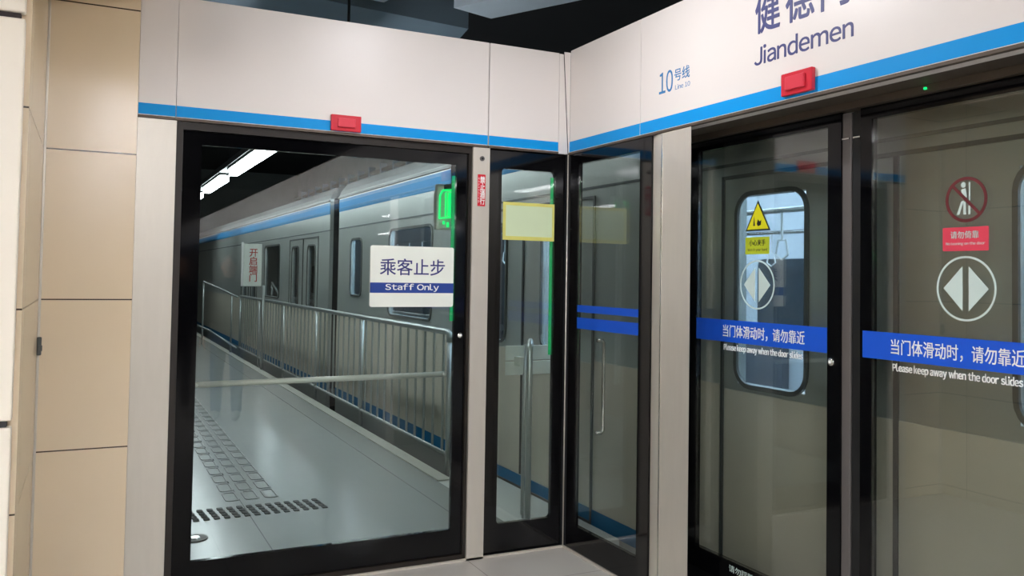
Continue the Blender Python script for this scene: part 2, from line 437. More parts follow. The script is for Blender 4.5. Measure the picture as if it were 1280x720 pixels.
# dark header behind the fascia bottoms (carries the doors)
b = nb(); box(b, -2.312, 0.10, 0.10, 0.20, 2.2, 2.84); struct('trim_4', b, M_gasket, 'dark header beam behind the end fascia')
b = nb(); box(b, 0.101, 0.34, -29.9, 0.10, 2.275, 2.84); struct('trim_5', b, M_soffit, 'dark header beam behind the side fascia')

# ------------------------------------------------------------------ steel posts
def post(poly, z1, lab, bolt=None, extra=None):
    cx = sum(p[0] for p in poly) / len(poly); cy = sum(p[1] for p in poly) / len(poly)
    t = thing('steel_post', lab, 'post', (cx, cy, 0))
    b = nb(); prism(b, poly, 2, 0.0, z1)
    part('post_body', b, M_steel, t)
    return t
post([(-2.311, 0.0), (-2.141, 0.0), (-2.141, 0.1), (-2.311, 0.1)], 2.262, 'wide brushed steel post between the tiled wall and the staff door')
pm = post([(-0.609, 0.0), (-0.508, 0.0), (-0.508, 0.1), (-0.609, 0.1)], 2.262, 'slim steel post with a red sticker right of the staff door')
b = nb(); tube(b, [(-0.556, 0.0, 2.2), (-0.556, -0.006, 2.2)], 0.014, 20); part('key_switch', b, M_rubber, pm)
b = nb(); tube(b, [(-0.556, -0.006, 2.2), (-0.556, -0.008, 2.2)], 0.007, 12); part('key_slot', b, M_gasket, pm)
b = nb(); prism(b, rrect(-0.580, -0.533, 1.936, 2.112, 0.003), 1, -0.0012, 0.0); st = part('sticker', b, M_stick_r, pm, label='red vertical sticker with white lettering')
o = obj('sticker_text', text_bm('禁止通行', 'front', -0.0012, -0.566, -0.536, 1.945, 2.102, 0.02, vertical=True), M_stick_w, st)
o = obj('sticker_text', text_bm('Nopassing', 'front', -0.0012, -0.577, -0.570, 1.955, 2.095, 0.0, vertical=True), M_stick_w, st)
ps = post([(0.014, -0.816), (0.0, -0.905), (0.0, -1.132), (0.045, -1.076), (0.045, -0.816)], 2.262, 'brushed steel post with a chamfered edge left of the sliding doors')
b = nb(); box(b, -0.002, 0.004, -0.912, -0.903, 0.0, 2.26); part('edge_bead', b, M_steel2, ps)

# corner joint
t = thing('corner_joint_strip', 'thin pale metal strip down the inside corner of the glass screens', 'trim', (0.0, 0.0, 0))
b = nb(); prism(b, [(-0.008, 0.030), (0.005, -0.012), (0.035, -0.012), (0.035, 0.035), (-0.008, 0.035)], 2, 0.0, 2.266); part('backing', b, M_gasket, t)
b = nb(); tube(b, [(-0.002, 0.008, 0.0), (-0.002, 0.008, 2.266)], 0.0045, 10); part('strip', b, M_steel, t, True)

# ------------------------------------------------------------------ staff door
def lever_lock(parent, plane, at, u, z, r=0.016):
    b = nb()
    if plane == 'front': tube(b, [(u, at, z), (u, at - 0.006, z), (u, at - 0.009, z)], [r, r, r * 0.8], 24)
    else: tube(b, [(at, u, z), (at - 0.006, u, z), (at - 0.009, u, z)], [r, r, r * 0.8], 24)
    k = part('lock_button', b, M_steel2, parent, True)
    b = nb()
    if plane == 'front': tube(b, [(u, at - 0.009, z), (u, at - 0.0105, z)], r * 0.45, 16)
    else: tube(b, [(at - 0.009, u, z), (at - 0.0105, u, z)], r * 0.45, 16)
    obj('keyhole', b, M_stick_w, k)
Y0 = 0.03
sd = thing('staff_door', 'glass staff door in a black frame with a Staff Only sign', 'door', (-1.37, 0.045, 0))
b = nb(); ring(b, rect(-2.139, -0.611, 0.012, 2.262), rect(-2.110, -0.628, 0.035, 2.225), 1, 0.012, 0.095); part('outer_frame', b, M_dark, sd)
b = nb(); ring(b, rect(-2.108, -0.630, 0.037, 2.223), rect(-2.022, -0.692, 0.170, 2.160), 1, Y0, Y0 + 0.03); part('black_border', b, M_black, sd)
b = nb(); box(b, -2.0215, -0.6925, Y0 + 0.008, Y0 + 0.020, 0.1705, 2.1595); part('glass_pane', b, M_glass_d, sd)
b = nb(); tube(b, [(-0.735, 0.060, 1.006), (-0.725, 0.093, 1.006)], 0.010, 10)
tube(b, [(-2.015, 0.060, 1.0), (-2.025, 0.093, 1.0)], 0.010, 10)
tube(b, [(-2.028, 0.093, 1.0), (-0.712, 0.093, 1.006)], 0.0145, 14); part('push_bar', b, pbr('satin_bar', (222, 220, 212), 0.3, 0.25), sd, True)
lever_lock(sd, 'front', Y0, -0.657, 1.223)
b = nb(); prism(b, rrect(-1.173, -0.703, 1.379, 1.702, 0.012), 1, Y0 - 0.003, Y0 + 0.0079); sg = part('staff_only_sign', b, M_signw, sd, label='white sign with a navy band reading Staff Only')
b = nb(); box(b, -1.173, -0.703, Y0 - 0.0035, Y0 - 0.003, 1.453, 1.507); obj('sign_band', b, M_signblue, sg)
obj('sign_text', text_bm('乘客止步', 'front', Y0 - 0.003, -1.121, -0.755, 1.547, 1.636, 0.006), M_signink, sg)
obj('sign_text', text_bm('Staff Only', 'front', Y0 - 0.0035, -1.090, -0.788, 1.460, 1.502, 0.012), M_stick_w, sg)
b = nb(); box(b, -0.711, -0.6935, Y0 + 0.021, Y0 + 0.029, 1.30, 2.10); part('edge_glow', b, M_greenlo, sd, label='added glowing strip imitating the green glow of the glass edge')

# ------------------------------------------------------------------ narrow fixed panel by the corner
gp = thing('glass_panel', 'narrow fixed glass panel with a taped paper notice beside the corner', 'glass panel', (-0.25, 0.045, 0))
b = nb(); ring(b, rect(-0.506, -0.009, 0.012, 2.262), rrect(-0.420, -0.073, 0.170, 2.160, 0.025), 1, Y0, Y0 + 0.03) if False else None
b = nb(); o4 = rrect(-0.506, -0.009, 0.004, 2.268, 0.001); i4 = rrect(-0.418, -0.073, 0.170, 2.160, 0.022); ring(b, o4, i4, 1, Y0, Y0 + 0.03); part('black_border', b, M_black, gp)
b = nb(); prism(b, rrect(-0.4175, -0.0735, 0.1705, 2.1595, 0.021), 1, Y0 + 0.008, Y0 + 0.020); part('glass_pane', b, M_glass_d, gp)
b = nb(); box(b, -0.394, -0.082, Y0 + 0.004, Y0 + 0.0075, 1.772, 1.960); nt_ = part('paper_notice', b, M_paper, gp, label='blank pale green paper notice')
b = nb(); ring(b, rect(-0.406, -0.075, 1.757, 1.972), rect(-0.388, -0.088, 1.779, 1.954), 1, Y0 + 0.0025, Y0 + 0.004); obj('tape_border', b, M_tape, nt_)
b = nb(); box(b, -0.090, -0.0745, Y0 + 0.021, Y0 + 0.029, 1.10, 2.13); part('edge_glow', b, M_greenlo, gp, label='added glowing strip imitating the green glow of the glass edge')
# pale flat strip behind the panel
cd = nb(); box(cd, -0.425, -0.392, 0.10, 0.13, 0.90, 2.25, 0.004); tag(obj('pale_strip', cd, M_signw), 'pale flat strip hanging behind the narrow glass panel', 'conduit')

# ------------------------------------------------------------------ emergency door beside the corner
ed = thing('emergency_door', 'glass emergency door with two blue stripes between the corner and the steel post', 'door', (0.02, -0.4, 0))
b = nb(); ring(b, rect(-0.814, -0.013, 0.013, 2.262), rect(-0.715, -0.100, 0.150, 2.200), 0, 0.004, 0.034); part('black_border', b, M_black, ed)
b = nb(); box(b, 0.010, 0.022, -0.7145, -0.1005, 0.1505, 2.1995); part('glass_pane', b, M_glass_s, ed)
for z0, z1 in ((1.354, 1.394), (1.261, 1.324)):
    b = nb(); box(b, 0.0088, 0.0099, -0.714, -0.101, z0, z1); part('blue_stripe', b, M_bandblue, ed)
b = nb(); ys, zs = -0.300, (0.70, 1.206)
tube(b, [(0.022, ys, zs[0]), (0.055, ys, zs[0]), (0.065, ys, zs[0] + 0.012), (0.065, ys, zs[1] - 0.012), (0.055, ys, zs[1]), (0.022, ys, zs[1])], 0.010, 10); part('push_handle', b, M_steel2, ed, True)

# ------------------------------------------------------------------ sliding doors
XD = 0.25
def band_text(root, y0, yb, u, e):
    letter(root, 'band_text', '当门体滑动时，请勿靠近', 'side', XD - 0.0011, u[0], u[1], 1.2771, 1.3363, M_stick_w, 0.006)
    letter(root, 'band_text_latin', 'Please keep away when the door slides', 'side', XD - 0.0006, e[0], e[1], 1.2073, 1.2454, M_stick_w, 0.014)
def leaf(y0, y1, g0, g1, lab):
    """y0 is the far (left) edge, y1 the near (right) edge"""
    t = thing('sliding_door', lab, 'sliding door', (XD + 0.015, (y0 + y1) / 2, 0))
    b = nb(); ring(b, rect(y1, y0, 0.02, 2.2428), rect(g1, g0, 0.2278, 2.1931), 0, XD, XD + 0.03); part('black_border', b, M_black, t)
    b = nb(); box(b, XD + 0.004, XD + 0.016, g1 + 0.0005, g0 - 0.0005, 0.2284, 2.1926); part('glass_pane', b, M_glass_s, t)
    b = nb(); box(b, XD - 0.001, XD - 0.0001, min(g0 + 0.042, -0.869), g1, 1.2549, 1.3596); part('blue_band', b, M_bandblue, t)
    return t
def arrows(root, cy, cz, r=0.113):
    b = nb(); n = 40
    ring(b, [(cy + r * math.cos(2 * PI * k / n), cz + r * math.sin(2 * PI * k / n)) for k in range(n)],
         [(cy + (r - 0.007) * math.cos(2 * PI * k / n), cz + (r - 0.007) * math.sin(2 * PI * k / n)) for k in range(n)], 0, XD + 0.002, XD + 0.0035)
    s = part('door_arrow_symbol', b, M_paleprint, root, label='pale ring with two outward triangles')
    for sg_ in (-1, 1):
        b = nb(); prism(b, [(cy + sg_ * 0.012, cz + 0.078), (cy + sg_ * 0.086, cz), (cy + sg_ * 0.012, cz - 0.078)], 0, XD + 0.002, XD + 0.0035); obj('arrow', b, M_paleprint, s)
d1 = leaf(-0.790, -1.789, -0.868, -1.719, 'glass sliding door leaf with the yellow warning triangle beside the steel post')
band_text(d1, 0, 0, (-1.071, -1.596), (-1.077, -1.583))
arrows(d1, -1.298, 1.5299)
b = nb(); prism(b, [(-1.220, 1.7774), (-1.302, 1.9170), (-1.384, 1.7774)], 0, XD + 0.002, XD + 0.0035); wt = part('warning_triangle', b, M_ink_k, d1, label='yellow triangle with a black rim')
b = nb(); prism(b, [(-1.232, 1.7848), (-1.302, 1.9033), (-1.371, 1.7848)], 0, XD + 0.001, XD + 0.002); obj('triangle_face', b, M_yellow, wt)
b = nb(); prism(b, [(-1.273, 1.8007), (-1.279, 1.8462), (-1.285, 1.8007)], 0, XD + 0.0003, XD + 0.001)
prism(b, [(-1.296, 1.8091), (-1.304, 1.8303), (-1.315, 1.8197), (-1.326, 1.8271), (-1.323, 1.8039), (-1.304, 1.7986)], 0, XD + 0.0003, XD + 0.001); obj('hand_symbol', b, M_ink_k, wt)
b = nb(); prism(b, rrect(-1.376, -1.220, 1.6706, 1.7489, 0.003), 0, XD + 0.002, XD + 0.0035); yl = part('warning_label', b, M_yellowg, d1, label='yellow green label with dark lettering')
obj('label_text', text_bm('小心夹手', 'side', XD + 0.002, -1.246, -1.352, 1.7087, 1.7372, 0.004), M_ink_k, yl)
obj('label_text', text_bm('Watch your hand', 'side', XD + 0.002, -1.236, -1.363, 1.6812, 1.6981, 0.0), M_ink_k, yl)
lever_lock(d1, 'side', XD, -1.744, 1.2210)
letter(d1, 'sill_text', '请勿踩踏', 'side', XD - 0.0001, -1.125, -1.294, 0.1802, 0.2120, M_paleprint, 0.0)
d2 = leaf(-1.888, -2.985, -1.943, -2.90, 'glass sliding door leaf with the red no leaning sticker at the right edge')
band_text(d2, 0, 0, (-2.035, -2.558), (-2.043, -2.550))
arrows(d2, -2.343, 1.5331, 0.114)
n = 40; cy, cz, r = -2.345, 1.8451, 0.080
b = nb(); ring(b, [(cy + r * math.cos(2 * PI * k / n), cz + r * math.sin(2 * PI * k / n)) for k in range(n)],
     [(cy + (r - 0.011) * math.cos(2 * PI * k / n), cz + (r - 0.011) * math.sin(2 * PI * k / n)) for k in range(n)], 0, XD + 0.002, XD + 0.0035)
a = math.radians(45); s_, c_ = 0.0055, r - 0.006
prism(b, [(cy + c_ * math.cos(a) - s_ * math.sin(a) * -1, cz + c_ * math.sin(a) - s_ * math.cos(a)),
          (cy + c_ * math.cos(a) - s_ * math.sin(a), cz + c_ * math.sin(a) + s_ * math.cos(a)),
          (cy - c_ * math.cos(a) - s_ * math.sin(a), cz - c_ * math.sin(a) + s_ * math.cos(a)),
          (cy - c_ * math.cos(a) + s_ * math.sin(a), cz - c_ * math.sin(a) - s_ * math.cos(a))], 0, XD + 0.0012, XD + 0.002)
ns = part('no_leaning_symbol', b, M_redring, d2, label='dark red ring with a slash over a pale leaning figure')
b = nb()
prism(b, [(cy + 0.010 + 0.009 * math.cos(2 * PI * k / 16), cz + 0.052 + 0.010 * math.sin(2 * PI * k / 16)) for k in range(16)], 0, XD + 0.0022, XD + 0.0034)
prism(b, [(cy + 0.002, cz + 0.040), (cy + 0.018, cz + 0.036), (cy + 0.018, cz + 0.008), (cy + 0.004, cz + 0.002), (cy - 0.004, cz + 0.010)], 0, XD + 0.0022, XD + 0.0034)
prism(b, [(cy + 0.018, cz - 0.006), (cy + 0.008, cz - 0.004), (cy + 0.026, cz - 0.052), (cy + 0.036, cz - 0.052)], 0, XD + 0.0022, XD + 0.0034)
prism(b, [(cy + 0.010, cz - 0.006), (cy + 0.002, cz - 0.008), (cy + 0.000, cz - 0.052), (cy + 0.010, cz - 0.052)], 0, XD + 0.0022, XD + 0.0034)
prism(b, rect(cy - 0.016, cy - 0.011, cz - 0.004, cz + 0.060), 0, XD + 0.0022, XD + 0.0034)
prism(b, rect(cy - 0.016, cy - 0.009, cz - 0.052, cz - 0.022), 0, XD + 0.0022, XD + 0.0034)
obj('leaning_figure', b, M_paleprint, ns)
b = nb(); prism(b, rrect(-2.429, -2.254, 1.6653, 1.7489, 0.003), 0, XD + 0.002, XD + 0.0035); rl = part('no_leaning_label', b, M_stick_p, d2, label='red label with pale lettering')
obj('label_text', text_bm('请勿倚靠', 'side', XD + 0.002, -2.285, -2.394, 1.7087, 1.7351, 0.004), M_paleprint, rl)
obj('label_text', text_bm('No leaning on the door', 'side', XD + 0.002, -2.267, -2.417, 1.6833, 1.6970, 0.0), M_paleprint, rl)
# meeting seals between the leaves
t = thing('door_seal', 'grey vertical seal where the two sliding door leaves meet', 'door seal', (XD, -1.839, 0))
b = nb(); box(b, XD + 0.006, XD + 0.03, -1.835, -1.789, 0.02, 2.2375, 0.004); part('seal_strip', b, M_rubber, t)
b = nb(); box(b, XD + 0.006, XD + 0.03, -1.888, -1.842, 0.02, 2.2375, 0.004); part('seal_strip', b, M_gasket, t)
b = nb(); box(b, XD - 0.002, XD + 0.0055, -1.885, -1.850, 2.128, 2.134); box(b, XD - 0.002, XD + 0.0055, -1.830, -1.795, 2.128, 2.134); part('clip', b, M_steel2, t)
# threshold and head strip
t = thing('door_head_strip', 'dark bronze head strip above the sliding door leaves', 'door head', (0.26, -2.0, 2.25))
b = nb(); box(b, 0.225, 0.29, -2.985, -0.78, 2.245, 2.274); part('head_cover', b, M_soffit, t)
b = nb(); box(b, 0.217, 0.225, -2.21, -2.202, 2.256, 2.264); part('status_light', b, M_green, t, label='tiny green light')
t = thing('door_threshold', 'steel threshold plate under the sliding doors', 'threshold', (0.12, -2.0, 0))
b = nb(); box(b, 0.0, 0.285, -2.985, -1.134, 0.0, 0.018, 0.003); part('threshold_plate', b, M_steel, t)
post([(0.0, -2.99), (0.22, -2.99), (0.22, -3.22), (0.0, -3.22)], 2.262, 'brushed steel post just outside the right edge of the picture')
fx = thing('glass_panel', 'fixed glass panel outside the right edge of the picture', 'glass panel', (0.045, -4.5, 0))
b = nb(); ring(b, rect(-5.8, -3.222, 0.004, 2.268), rect(-5.7, -3.33, 0.170, 2.206), 0, 0.03, 0.06); part('black_border', b, M_black, fx)
b = nb(); box(b, 0.038, 0.050, -5.6995, -3.3305, 0.1705, 2.2055); part('glass_pane', b, M_glass_s, fx)
for q, y in enumerate((-5.85, -8.5, -11.15, -13.8, -16.45, -19.1, -21.75, -24.4, -27.05)):
    c = fx.copy(); COL.objects.link(c); c.location.y += y + 3.2; c['label'] = '%s fixed glass panel of the long screen behind the camera' % ('first', 'second', 'third', 'fourth', 'fifth', 'sixth', 'seventh', 'eighth', 'ninth')[q]
    c['group'] = 'screen panels behind the camera'
    for ch in list(fx.children):
        d = ch.copy(); COL.objects.link(d); d.parent = c
# pale sill line at the foot of both screens
b = nb(); box(b, -2.14, 0.0, 0.0, 0.011, 0.0, 0.012); box(b, -0.008, 0.003, -0.814, 0.0, 0.0, 0.012); struct('trim_6', b, M_steel, 'thin pale sill line at the foot of the glass screens')

# ------------------------------------------------------------------ railing beyond the end door
def railing(y0, y1, lab, posts):
    t = thing('railing', lab, 'railing', (0.09, y0, 0))
    x = 0.085
    b = nb(); tube(b, [(x, y0, 1.02), (x, y0, 1.085), (x, y0 + 0.04, 1.1), (x, y1, 1.1)], 0.025, 10); part('handrail', b, M_rail, t, True)
    b = nb(); tube(b, [(x, y0, 0.14), (x, y1, 0.14)], 0.016, 8); part('bottom_rail', b, M_rail, t, True)
    for py in posts:
        b = nb(); tube(b, [(x, py, -0.102), (x, py, 1.09)], 0.019, 10); box(b, x - 0.04, x + 0.04, py - 0.04, py + 0.04, -0.10, -0.09)
        part('rail_post', b, M_rail, t, True)
    k = y0 + 0.12
    while k < y1 - 0.05:
        if min(abs(k - p) for p in posts) > 0.05:
            b = nb(); tube(b, [(x, k, 0.14), (x, k, 1.095)], 0.0105, 6, False); part('baluster', b, M_rail, t, True)
        k += 0.215
    return t
b = nb(); box(b, 0.02, 0.12, 1.751, 24.0, -0.102, -0.1); struct('trim_7', b, M_concrete, 'ledge carrying the railing posts')
railing(2.0, 12.4, 'long steel railing along the walkway edge beyond the staff door', [2.0, 4.4, 6.4, 8.4, 10.4, 12.4])
# railing that climbs at the far end of the walkway
t = thing('sloping_railing', 'far steel railing rising at the end of the walkway', 'railing', (0.05, 12.6, 0))
b = nb(); tube(b, [(0.05, 12.55, 1.08), (-0.1, 13.6, 1.20), (-0.28, 15.0, 1.33)], 0.02, 8); part('handrail', b, M_rail, t, True)
b = nb(); tube(b, [(0.05, 12.55, 0.12), (-0.30, 13.6, 0.38), (-0.60, 14.2, 0.52), (-1.3, 14.9, 0.56)], 0.018, 8); part('bottom_rail', b, M_rail, t, True)
for (x, y, z) in ((0.0, 12.9, 1.12), (-0.28, 15.0, 1.33)):
    b = nb(); tube(b, [(x, y, 0.0), (x, y, z)], 0.018, 8); part('rail_post', b, M_rail, t, True)
b = nb(); tube(b, [(-1.3, 14.9, 0.0), (-1.3, 14.9, 0.56)], 0.018, 8); part('rail_post', b, M_rail, t, True)
# short hooped handrail right behind the narrow glass panel
t = thing('hoop_handrail', 'inverted U steel handrail standing behind the narrow glass panel', 'handrail', (0.0, 0.45, 0))
hp = [(-0.02, 0.42, 0.0), (-0.02, 0.42, 1.06), (-0.012, 0.435, 1.105), (0.01, 0.47, 1.125), (0.13, 0.70, 1.125), (0.145, 0.73, 1.10), (0.15, 0.74, 1.05)]
b = nb(); tube(b, hp, 0.019, 12); part('hoop', b, M_rail, t, True)
b = nb(); tube(b, [(0.05, 0.62, 0.0), (0.05, 0.62, 1.112)], 0.009, 8); part('hoop_bar', b, M_rail, t, True)
b = nb(); tube(b, [(0.085, 0.70, 0.0), (0.085, 0.70, 0.9)], 0.011, 8); tube(b, [(0.085, 0.70, 0.9), (0.145, 0.73, 1.06)], 0.011, 8); part('hoop_bar', b, M_rail, t, True)
b = nb(); box(b, 0.0, 0.34, 0.80, 0.812, 0.895, 0.985, 0.003); box(b, 0.0, 0.34, 0.80, 0.812, 0.992, 1.09, 0.003); box(b, 0.06, 0.10, 0.71, 0.80, 0.96, 1.02); part('white_board', b, M_signw, t, label='white double board')
b = nb(); box(b, -0.06, 0.02, 0.38, 0.46, 0.0, 0.008); part('base_plate', b, M_rail, t)

# sign on the railing
t = thing('platform_end_sign', 'small upright white sign with red characters fixed above the railing', 'sign', (0.0, 9.72, 0))
b = nb(); tube(b, [(0.02, 9.72, 0.01), (0.02, 9.72, 1.34)], 0.022, 10); part('sign_pole', b, M_rail, t, True)
b = nb(); box(b, -0.30, -0.02, 9.70, 9.73, 1.33, 2.0, 0.004)
bd = part('sign_board', b, M_signw, t)
bd_off = Vector((0, 0, 0))
obj('sign_text', text_bm('开启端门', 'front', 9.70, -0.215, -0.085, 1.40, 1.92, 0.012, vertical=True), pbr('red_print', (190, 50, 44), 0.5), bd)
b = nb(); box(b, -0.335, -0.305, 9.69, 9.735, 1.33, 2.02); part('board_edge', b, M_stick_w, t)
b = nb(); box(b, -0.305, 0.03, 9.731, 9.745, 1.32, 1.345); part('board_bracket', b, M_rail, t)

# green signal lamp behind the staff door
t = thing('green_signal_lamp', 'green lit arched signal lamp seen at the top right of the staff door glass', 'signal lamp', (-0.6, 0.4, 1.86))
b = nb(); box(b, -0.665, -0.545, 0.40, 0.44, 1.82, 2.09, 0.01); box(b, -0.66, -0.55, 0.44, 0.46, 1.86, 2.05); part('lamp_case', b, M_signw, t)
pts = [(-0.648, 1.885), (-0.646, 2.02), (-0.632, 2.05), (-0.605, 2.057), (-0.575, 2.055), (-0.562, 2.03), (-0.560, 1.885)]
b = nb(); tube(b, [(x, 0.394, z) for x, z in pts], 0.006, 8); part('green_tube', b, M_green, t, True)
b = nb(); tube(b, [(-0.610, 0.394, 1.90), (-0.609, 0.394, 2.04)], 0.0045, 6); tube(b, [(-0.586, 0.394, 1.90), (-0.586, 0.394, 2.04)], 0.010, 6); tube(b, [(-0.648, 0.394, 1.885), (-0.558, 0.394, 1.897)], 0.005, 6); part('green_tube', b, M_green, t, True)
b = nb(); box(b, -0.600, -0.588, 0.390, 0.40, 1.835, 1.865); box(b, -0.625, -0.615, 0.390, 0.40, 1.852, 1.870); part('green_dot', b, M_green, t)
b = nb(); box(b, -0.62, -0.59, 0.20, 0.41, 2.06, 2.085); part('bracket', b, M_gasket, t)
b = nb(); box(b, -0.65, -0.56, 0.15, 0.22, 2.05, 2.20); part('bracket_foot', b, M_gasket, t)

# tactile and anti-slip marks on the walkway floor
M_tact = pbr('tactile_grey', (104, 106, 103), 0.5)
M_tdark = pbr('anti_slip_dark', (44, 46, 46), 0.8)
b = nb()
for i in range(15):
    x0 = -1.93 + i * 0.062
    for k in range(4):
        y = 1.34 + k * 0.068
        prism(b, rrect(x0 - k * 0.006, x0 + 0.036 - k * 0.006, y, y + 0.058, 0.008, 2), 2, 0.0, 0.004 if i > 6 else 0.005)
o = obj('anti_slip_strip', b, M_tdark); tag(o, 'row of dark ribbed anti-slip patches across the walkway floor', 'floor marking', kind='stuff')
b = nb()
y = 1.75
while y < 9.5:
    for c in range(3):
        x0 = -1.62 + c * 0.13
        ring(b, rrect(x0, x0 + 0.095, y, y + 0.24, 0.03, 3), rrect(x0 + 0.012, x0 + 0.083, y + 0.012, y + 0.228, 0.02, 3), 2, 0.0, 0.004)
    y += 0.28
o = obj('tactile_paving', b, M_tact); tag(o, 'grey raised tactile paving bars running along the walkway floor', 'tactile paving', kind='stuff')
t = thing('floor_socket_cover', 'round metal cover set in the floor just beyond the staff door', 'floor cover', (-1.90, 0.985, 0))
b = nb(); tube(b, [(-1.90, 0.985, 0.0), (-1.90, 0.985, 0.006)], 0.075, 28); part('cover_rim', b, M_dark, t)
b = nb(); tube(b, [(-1.90, 0.985, 0.006), (-1.90, 0.985, 0.011)], [0.035, 0.028], 24); part('cover_disc', b, M_steel2, t)

# ------------------------------------------------------------------ train
XT = 0.42
def gasket(parent, y0, y1, z0, z1, r=0.06, w=0.022, name='window_frame', glassy=True):
    b = nb(); ring(b, rrect(y0 - w, y1 + w, z0 - w, z1 + w, r + w), rrect(y0, y1, z0, z1, r), 0, XT - 0.012, XT + 0.002)
    f = part(name, b, M_wframe, parent)
    if glassy:
        b = nb(); prism(b, rrect(y0 - 0.01, y1 + 0.01, z0 - 0.01, z1 + 0.01, r), 0, XT + 0.012, XT + 0.020); obj('pane', b, M_glass_t, f)
    return f
tr = thing('subway_train', 'stainless subway train with blue stripes standing on the track behind the glass screens', 'train', (1.6, 4.0, -1.2))
def car(y0, y1, wins, doors, lit):
    holes = [(a, b_, c, d) for a, b_, c, d in wins]
    for (c0, c1, ws) in doors: holes += [tuple(w) for w in ws]
    zt = 2.56
    b = nb(); holed(b, 0, XT, XT + 0.05, y0, y1, -0.30, zt, holes); part('body_side', b, M_trainst, tr)
    poly = [(XT, zt), (XT + 0.02, zt + 0.06), (XT + 0.10, zt + 0.16), (XT + 0.30, zt + 0.24), (XT + 0.9, zt + 0.30), (XT + 1.9, zt + 0.30), (XT + 2.5, zt + 0.24), (XT + 2.75, zt + 0.1), (XT + 2.8, zt),
            (XT + 2.75, zt), (XT + 2.4, zt + 0.16), (XT + 1.9, zt + 0.22), (XT + 0.9, zt + 0.22), (XT + 0.4, zt + 0.16), (XT + 0.05, zt)]
    b = nb(); prism(b, poly, 1, y0, y1); part('roof', b, M_trainlt, tr)
    b = nb(); box(b, XT + 2.75, XT + 2.8, y0, y1, -0.3, zt); part('far_side', b, M_wallint, tr)
    yy = y0 + 0.5
    while yy < y1 - 1.6:
        b = nb(); prism(b, rrect(yy, yy + 0.95, 1.0, 1.75, 0.08), 0, XT + 2.742, XT + 2.7499); part('far_window', b, pbr('far_window_dark', (60, 70, 78), 0.15), tr); yy += 1.62
    b = nb(); box(b, XT + 0.051, XT + 2.749, y0, y1, -0.10, 0.0); part('car_floor', b, M_equip, tr)
    for ye in (y0, y1 - 0.05):
        b = nb(); box(b, XT + 0.051, XT + 2.749, ye, ye + 0.05, 0.001, zt); part('car_end', b, M_gasket, tr)
    b = nb(); box(b, XT - 0.004, XT - 0.0001, y0, y1, 2.352, 2.508); part('upper_blue_stripe', b, M_trainbl, tr)
    b = nb(); box(b, XT - 0.004, XT - 0.0001, y0, y1, -0.025, 0.08); part('lower_blue_stripe', b, M_trainbl, tr)
    b = nb(); box(b, XT - 0.018, XT - 0.0001, y0, y1, 2.522, 2.552); part('gutter', b, M_trainlt, tr)
    b = nb(); box(b, XT - 0.006, XT - 0.0001, y0, y1, 2.125, 2.14); part('body_moulding', b, M_trainlt, tr)
    b = nb(); box(b, XT + 0.1, XT + 2.7, y0 + 0.5, y1 - 0.5, -1.05, -0.31); part('underframe', b, M_gasket, tr)
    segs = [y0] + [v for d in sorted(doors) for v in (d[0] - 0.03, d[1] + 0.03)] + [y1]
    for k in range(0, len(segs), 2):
        b = nb(); box(b, XT - 0.004, XT - 0.0001, segs[k], segs[k + 1], 0.08, 1.018); part('lower_lit_panel', b, M_trainpl, tr)  # lower half painted lighter, as if lit from the platform
    for w in wins: gasket(tr, *w, r=0.08)
    for (c0, c1, ws) in doors:
        # door outline groove, header and two leaves
        b = nb(); ring(b, rect(c0 - 0.018, c1 + 0.018, -0.02, 2.078), rect(c0, c1, 0.0, 2.06), 0, XT - 0.010, XT - 0.0001); dr = part('door_frame', b, M_wframe, tr)
        b = nb(); box(b, XT - 0.009, XT - 0.0001, (c0 + c1) / 2 - 0.012, (c0 + c1) / 2 + 0.012, 0.09, 2.06); obj('door_gap', b, M_gasket, dr)
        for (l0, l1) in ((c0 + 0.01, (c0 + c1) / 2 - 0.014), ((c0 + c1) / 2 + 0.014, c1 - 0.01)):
            b = nb(); box(b, XT - 0.006, XT - 0.0001, l0, l1, 0.09, 1.0); obj('leaf_lit_panel', b, M_trainpl, dr)
        for w in ws: gasket(tr, *w, r=0.09, w=0.022, name='door_window')
    if lit:
        for xx in (XT + 0.95, XT + 1.85):
            b = nb(); box(b, xx - 0.09, xx + 0.09, y0 + 0.3, y1 - 0.3, zt + 0.17, zt + 0.20); part('saloon_light', b, M_lamp_t, tr)
        yy = y0 + 1.2
        b = nb()
        for k in range(int((y1 - y0 - 2) / 3.2)):
            box(b, XT + 2.25, XT + 2.72, yy, yy + 2.4, 0.40, 0.46); box(b, XT + 2.66, XT + 2.74, yy, yy + 2.4, 0.46, 0.95)
            box(b, XT + 2.3, XT + 2.7, yy + 0.1, yy + 2.3, 0.001, 0.40); yy += 3.2
        part('saloon_bench', b, M_seat, tr)
        yy = y0 + 1.0
        while yy < y1 - 0.5:
            b = nb(); tube(b, [(XT + 1.4, yy, 0.0), (XT + 1.4, yy, zt + 0.21)], 0.017, 8); part('grab_pole', b, M_steel2, tr, True); yy += 1.6
        for xx in (XT + 0.6, XT + 2.2):
            b = nb(); tube(b, [(xx, y0 + 0.05, 1.95), (xx, y1 - 0.05, 1.95)], 0.016, 8); part('grab_rail', b, M_steel2, tr, True)
            b = nb()
            yy = y0 + 0.6
            while yy < y1 - 0.4:
                tube(b, [(xx, yy, 1.95), (xx, yy, 1.78)], 0.008, 6); tube(b, [(xx, yy - 0.05, 1.70), (xx, yy - 0.03, 1.78), (xx, yy + 0.03, 1.78), (xx, yy + 0.05, 1.70), (xx, yy, 1.67), (xx, yy - 0.05, 1.70)], 0.007, 6); yy += 0.45
            h = part('hand_straps', b, M_stick_w, tr); h['kind'] = 'stuff'
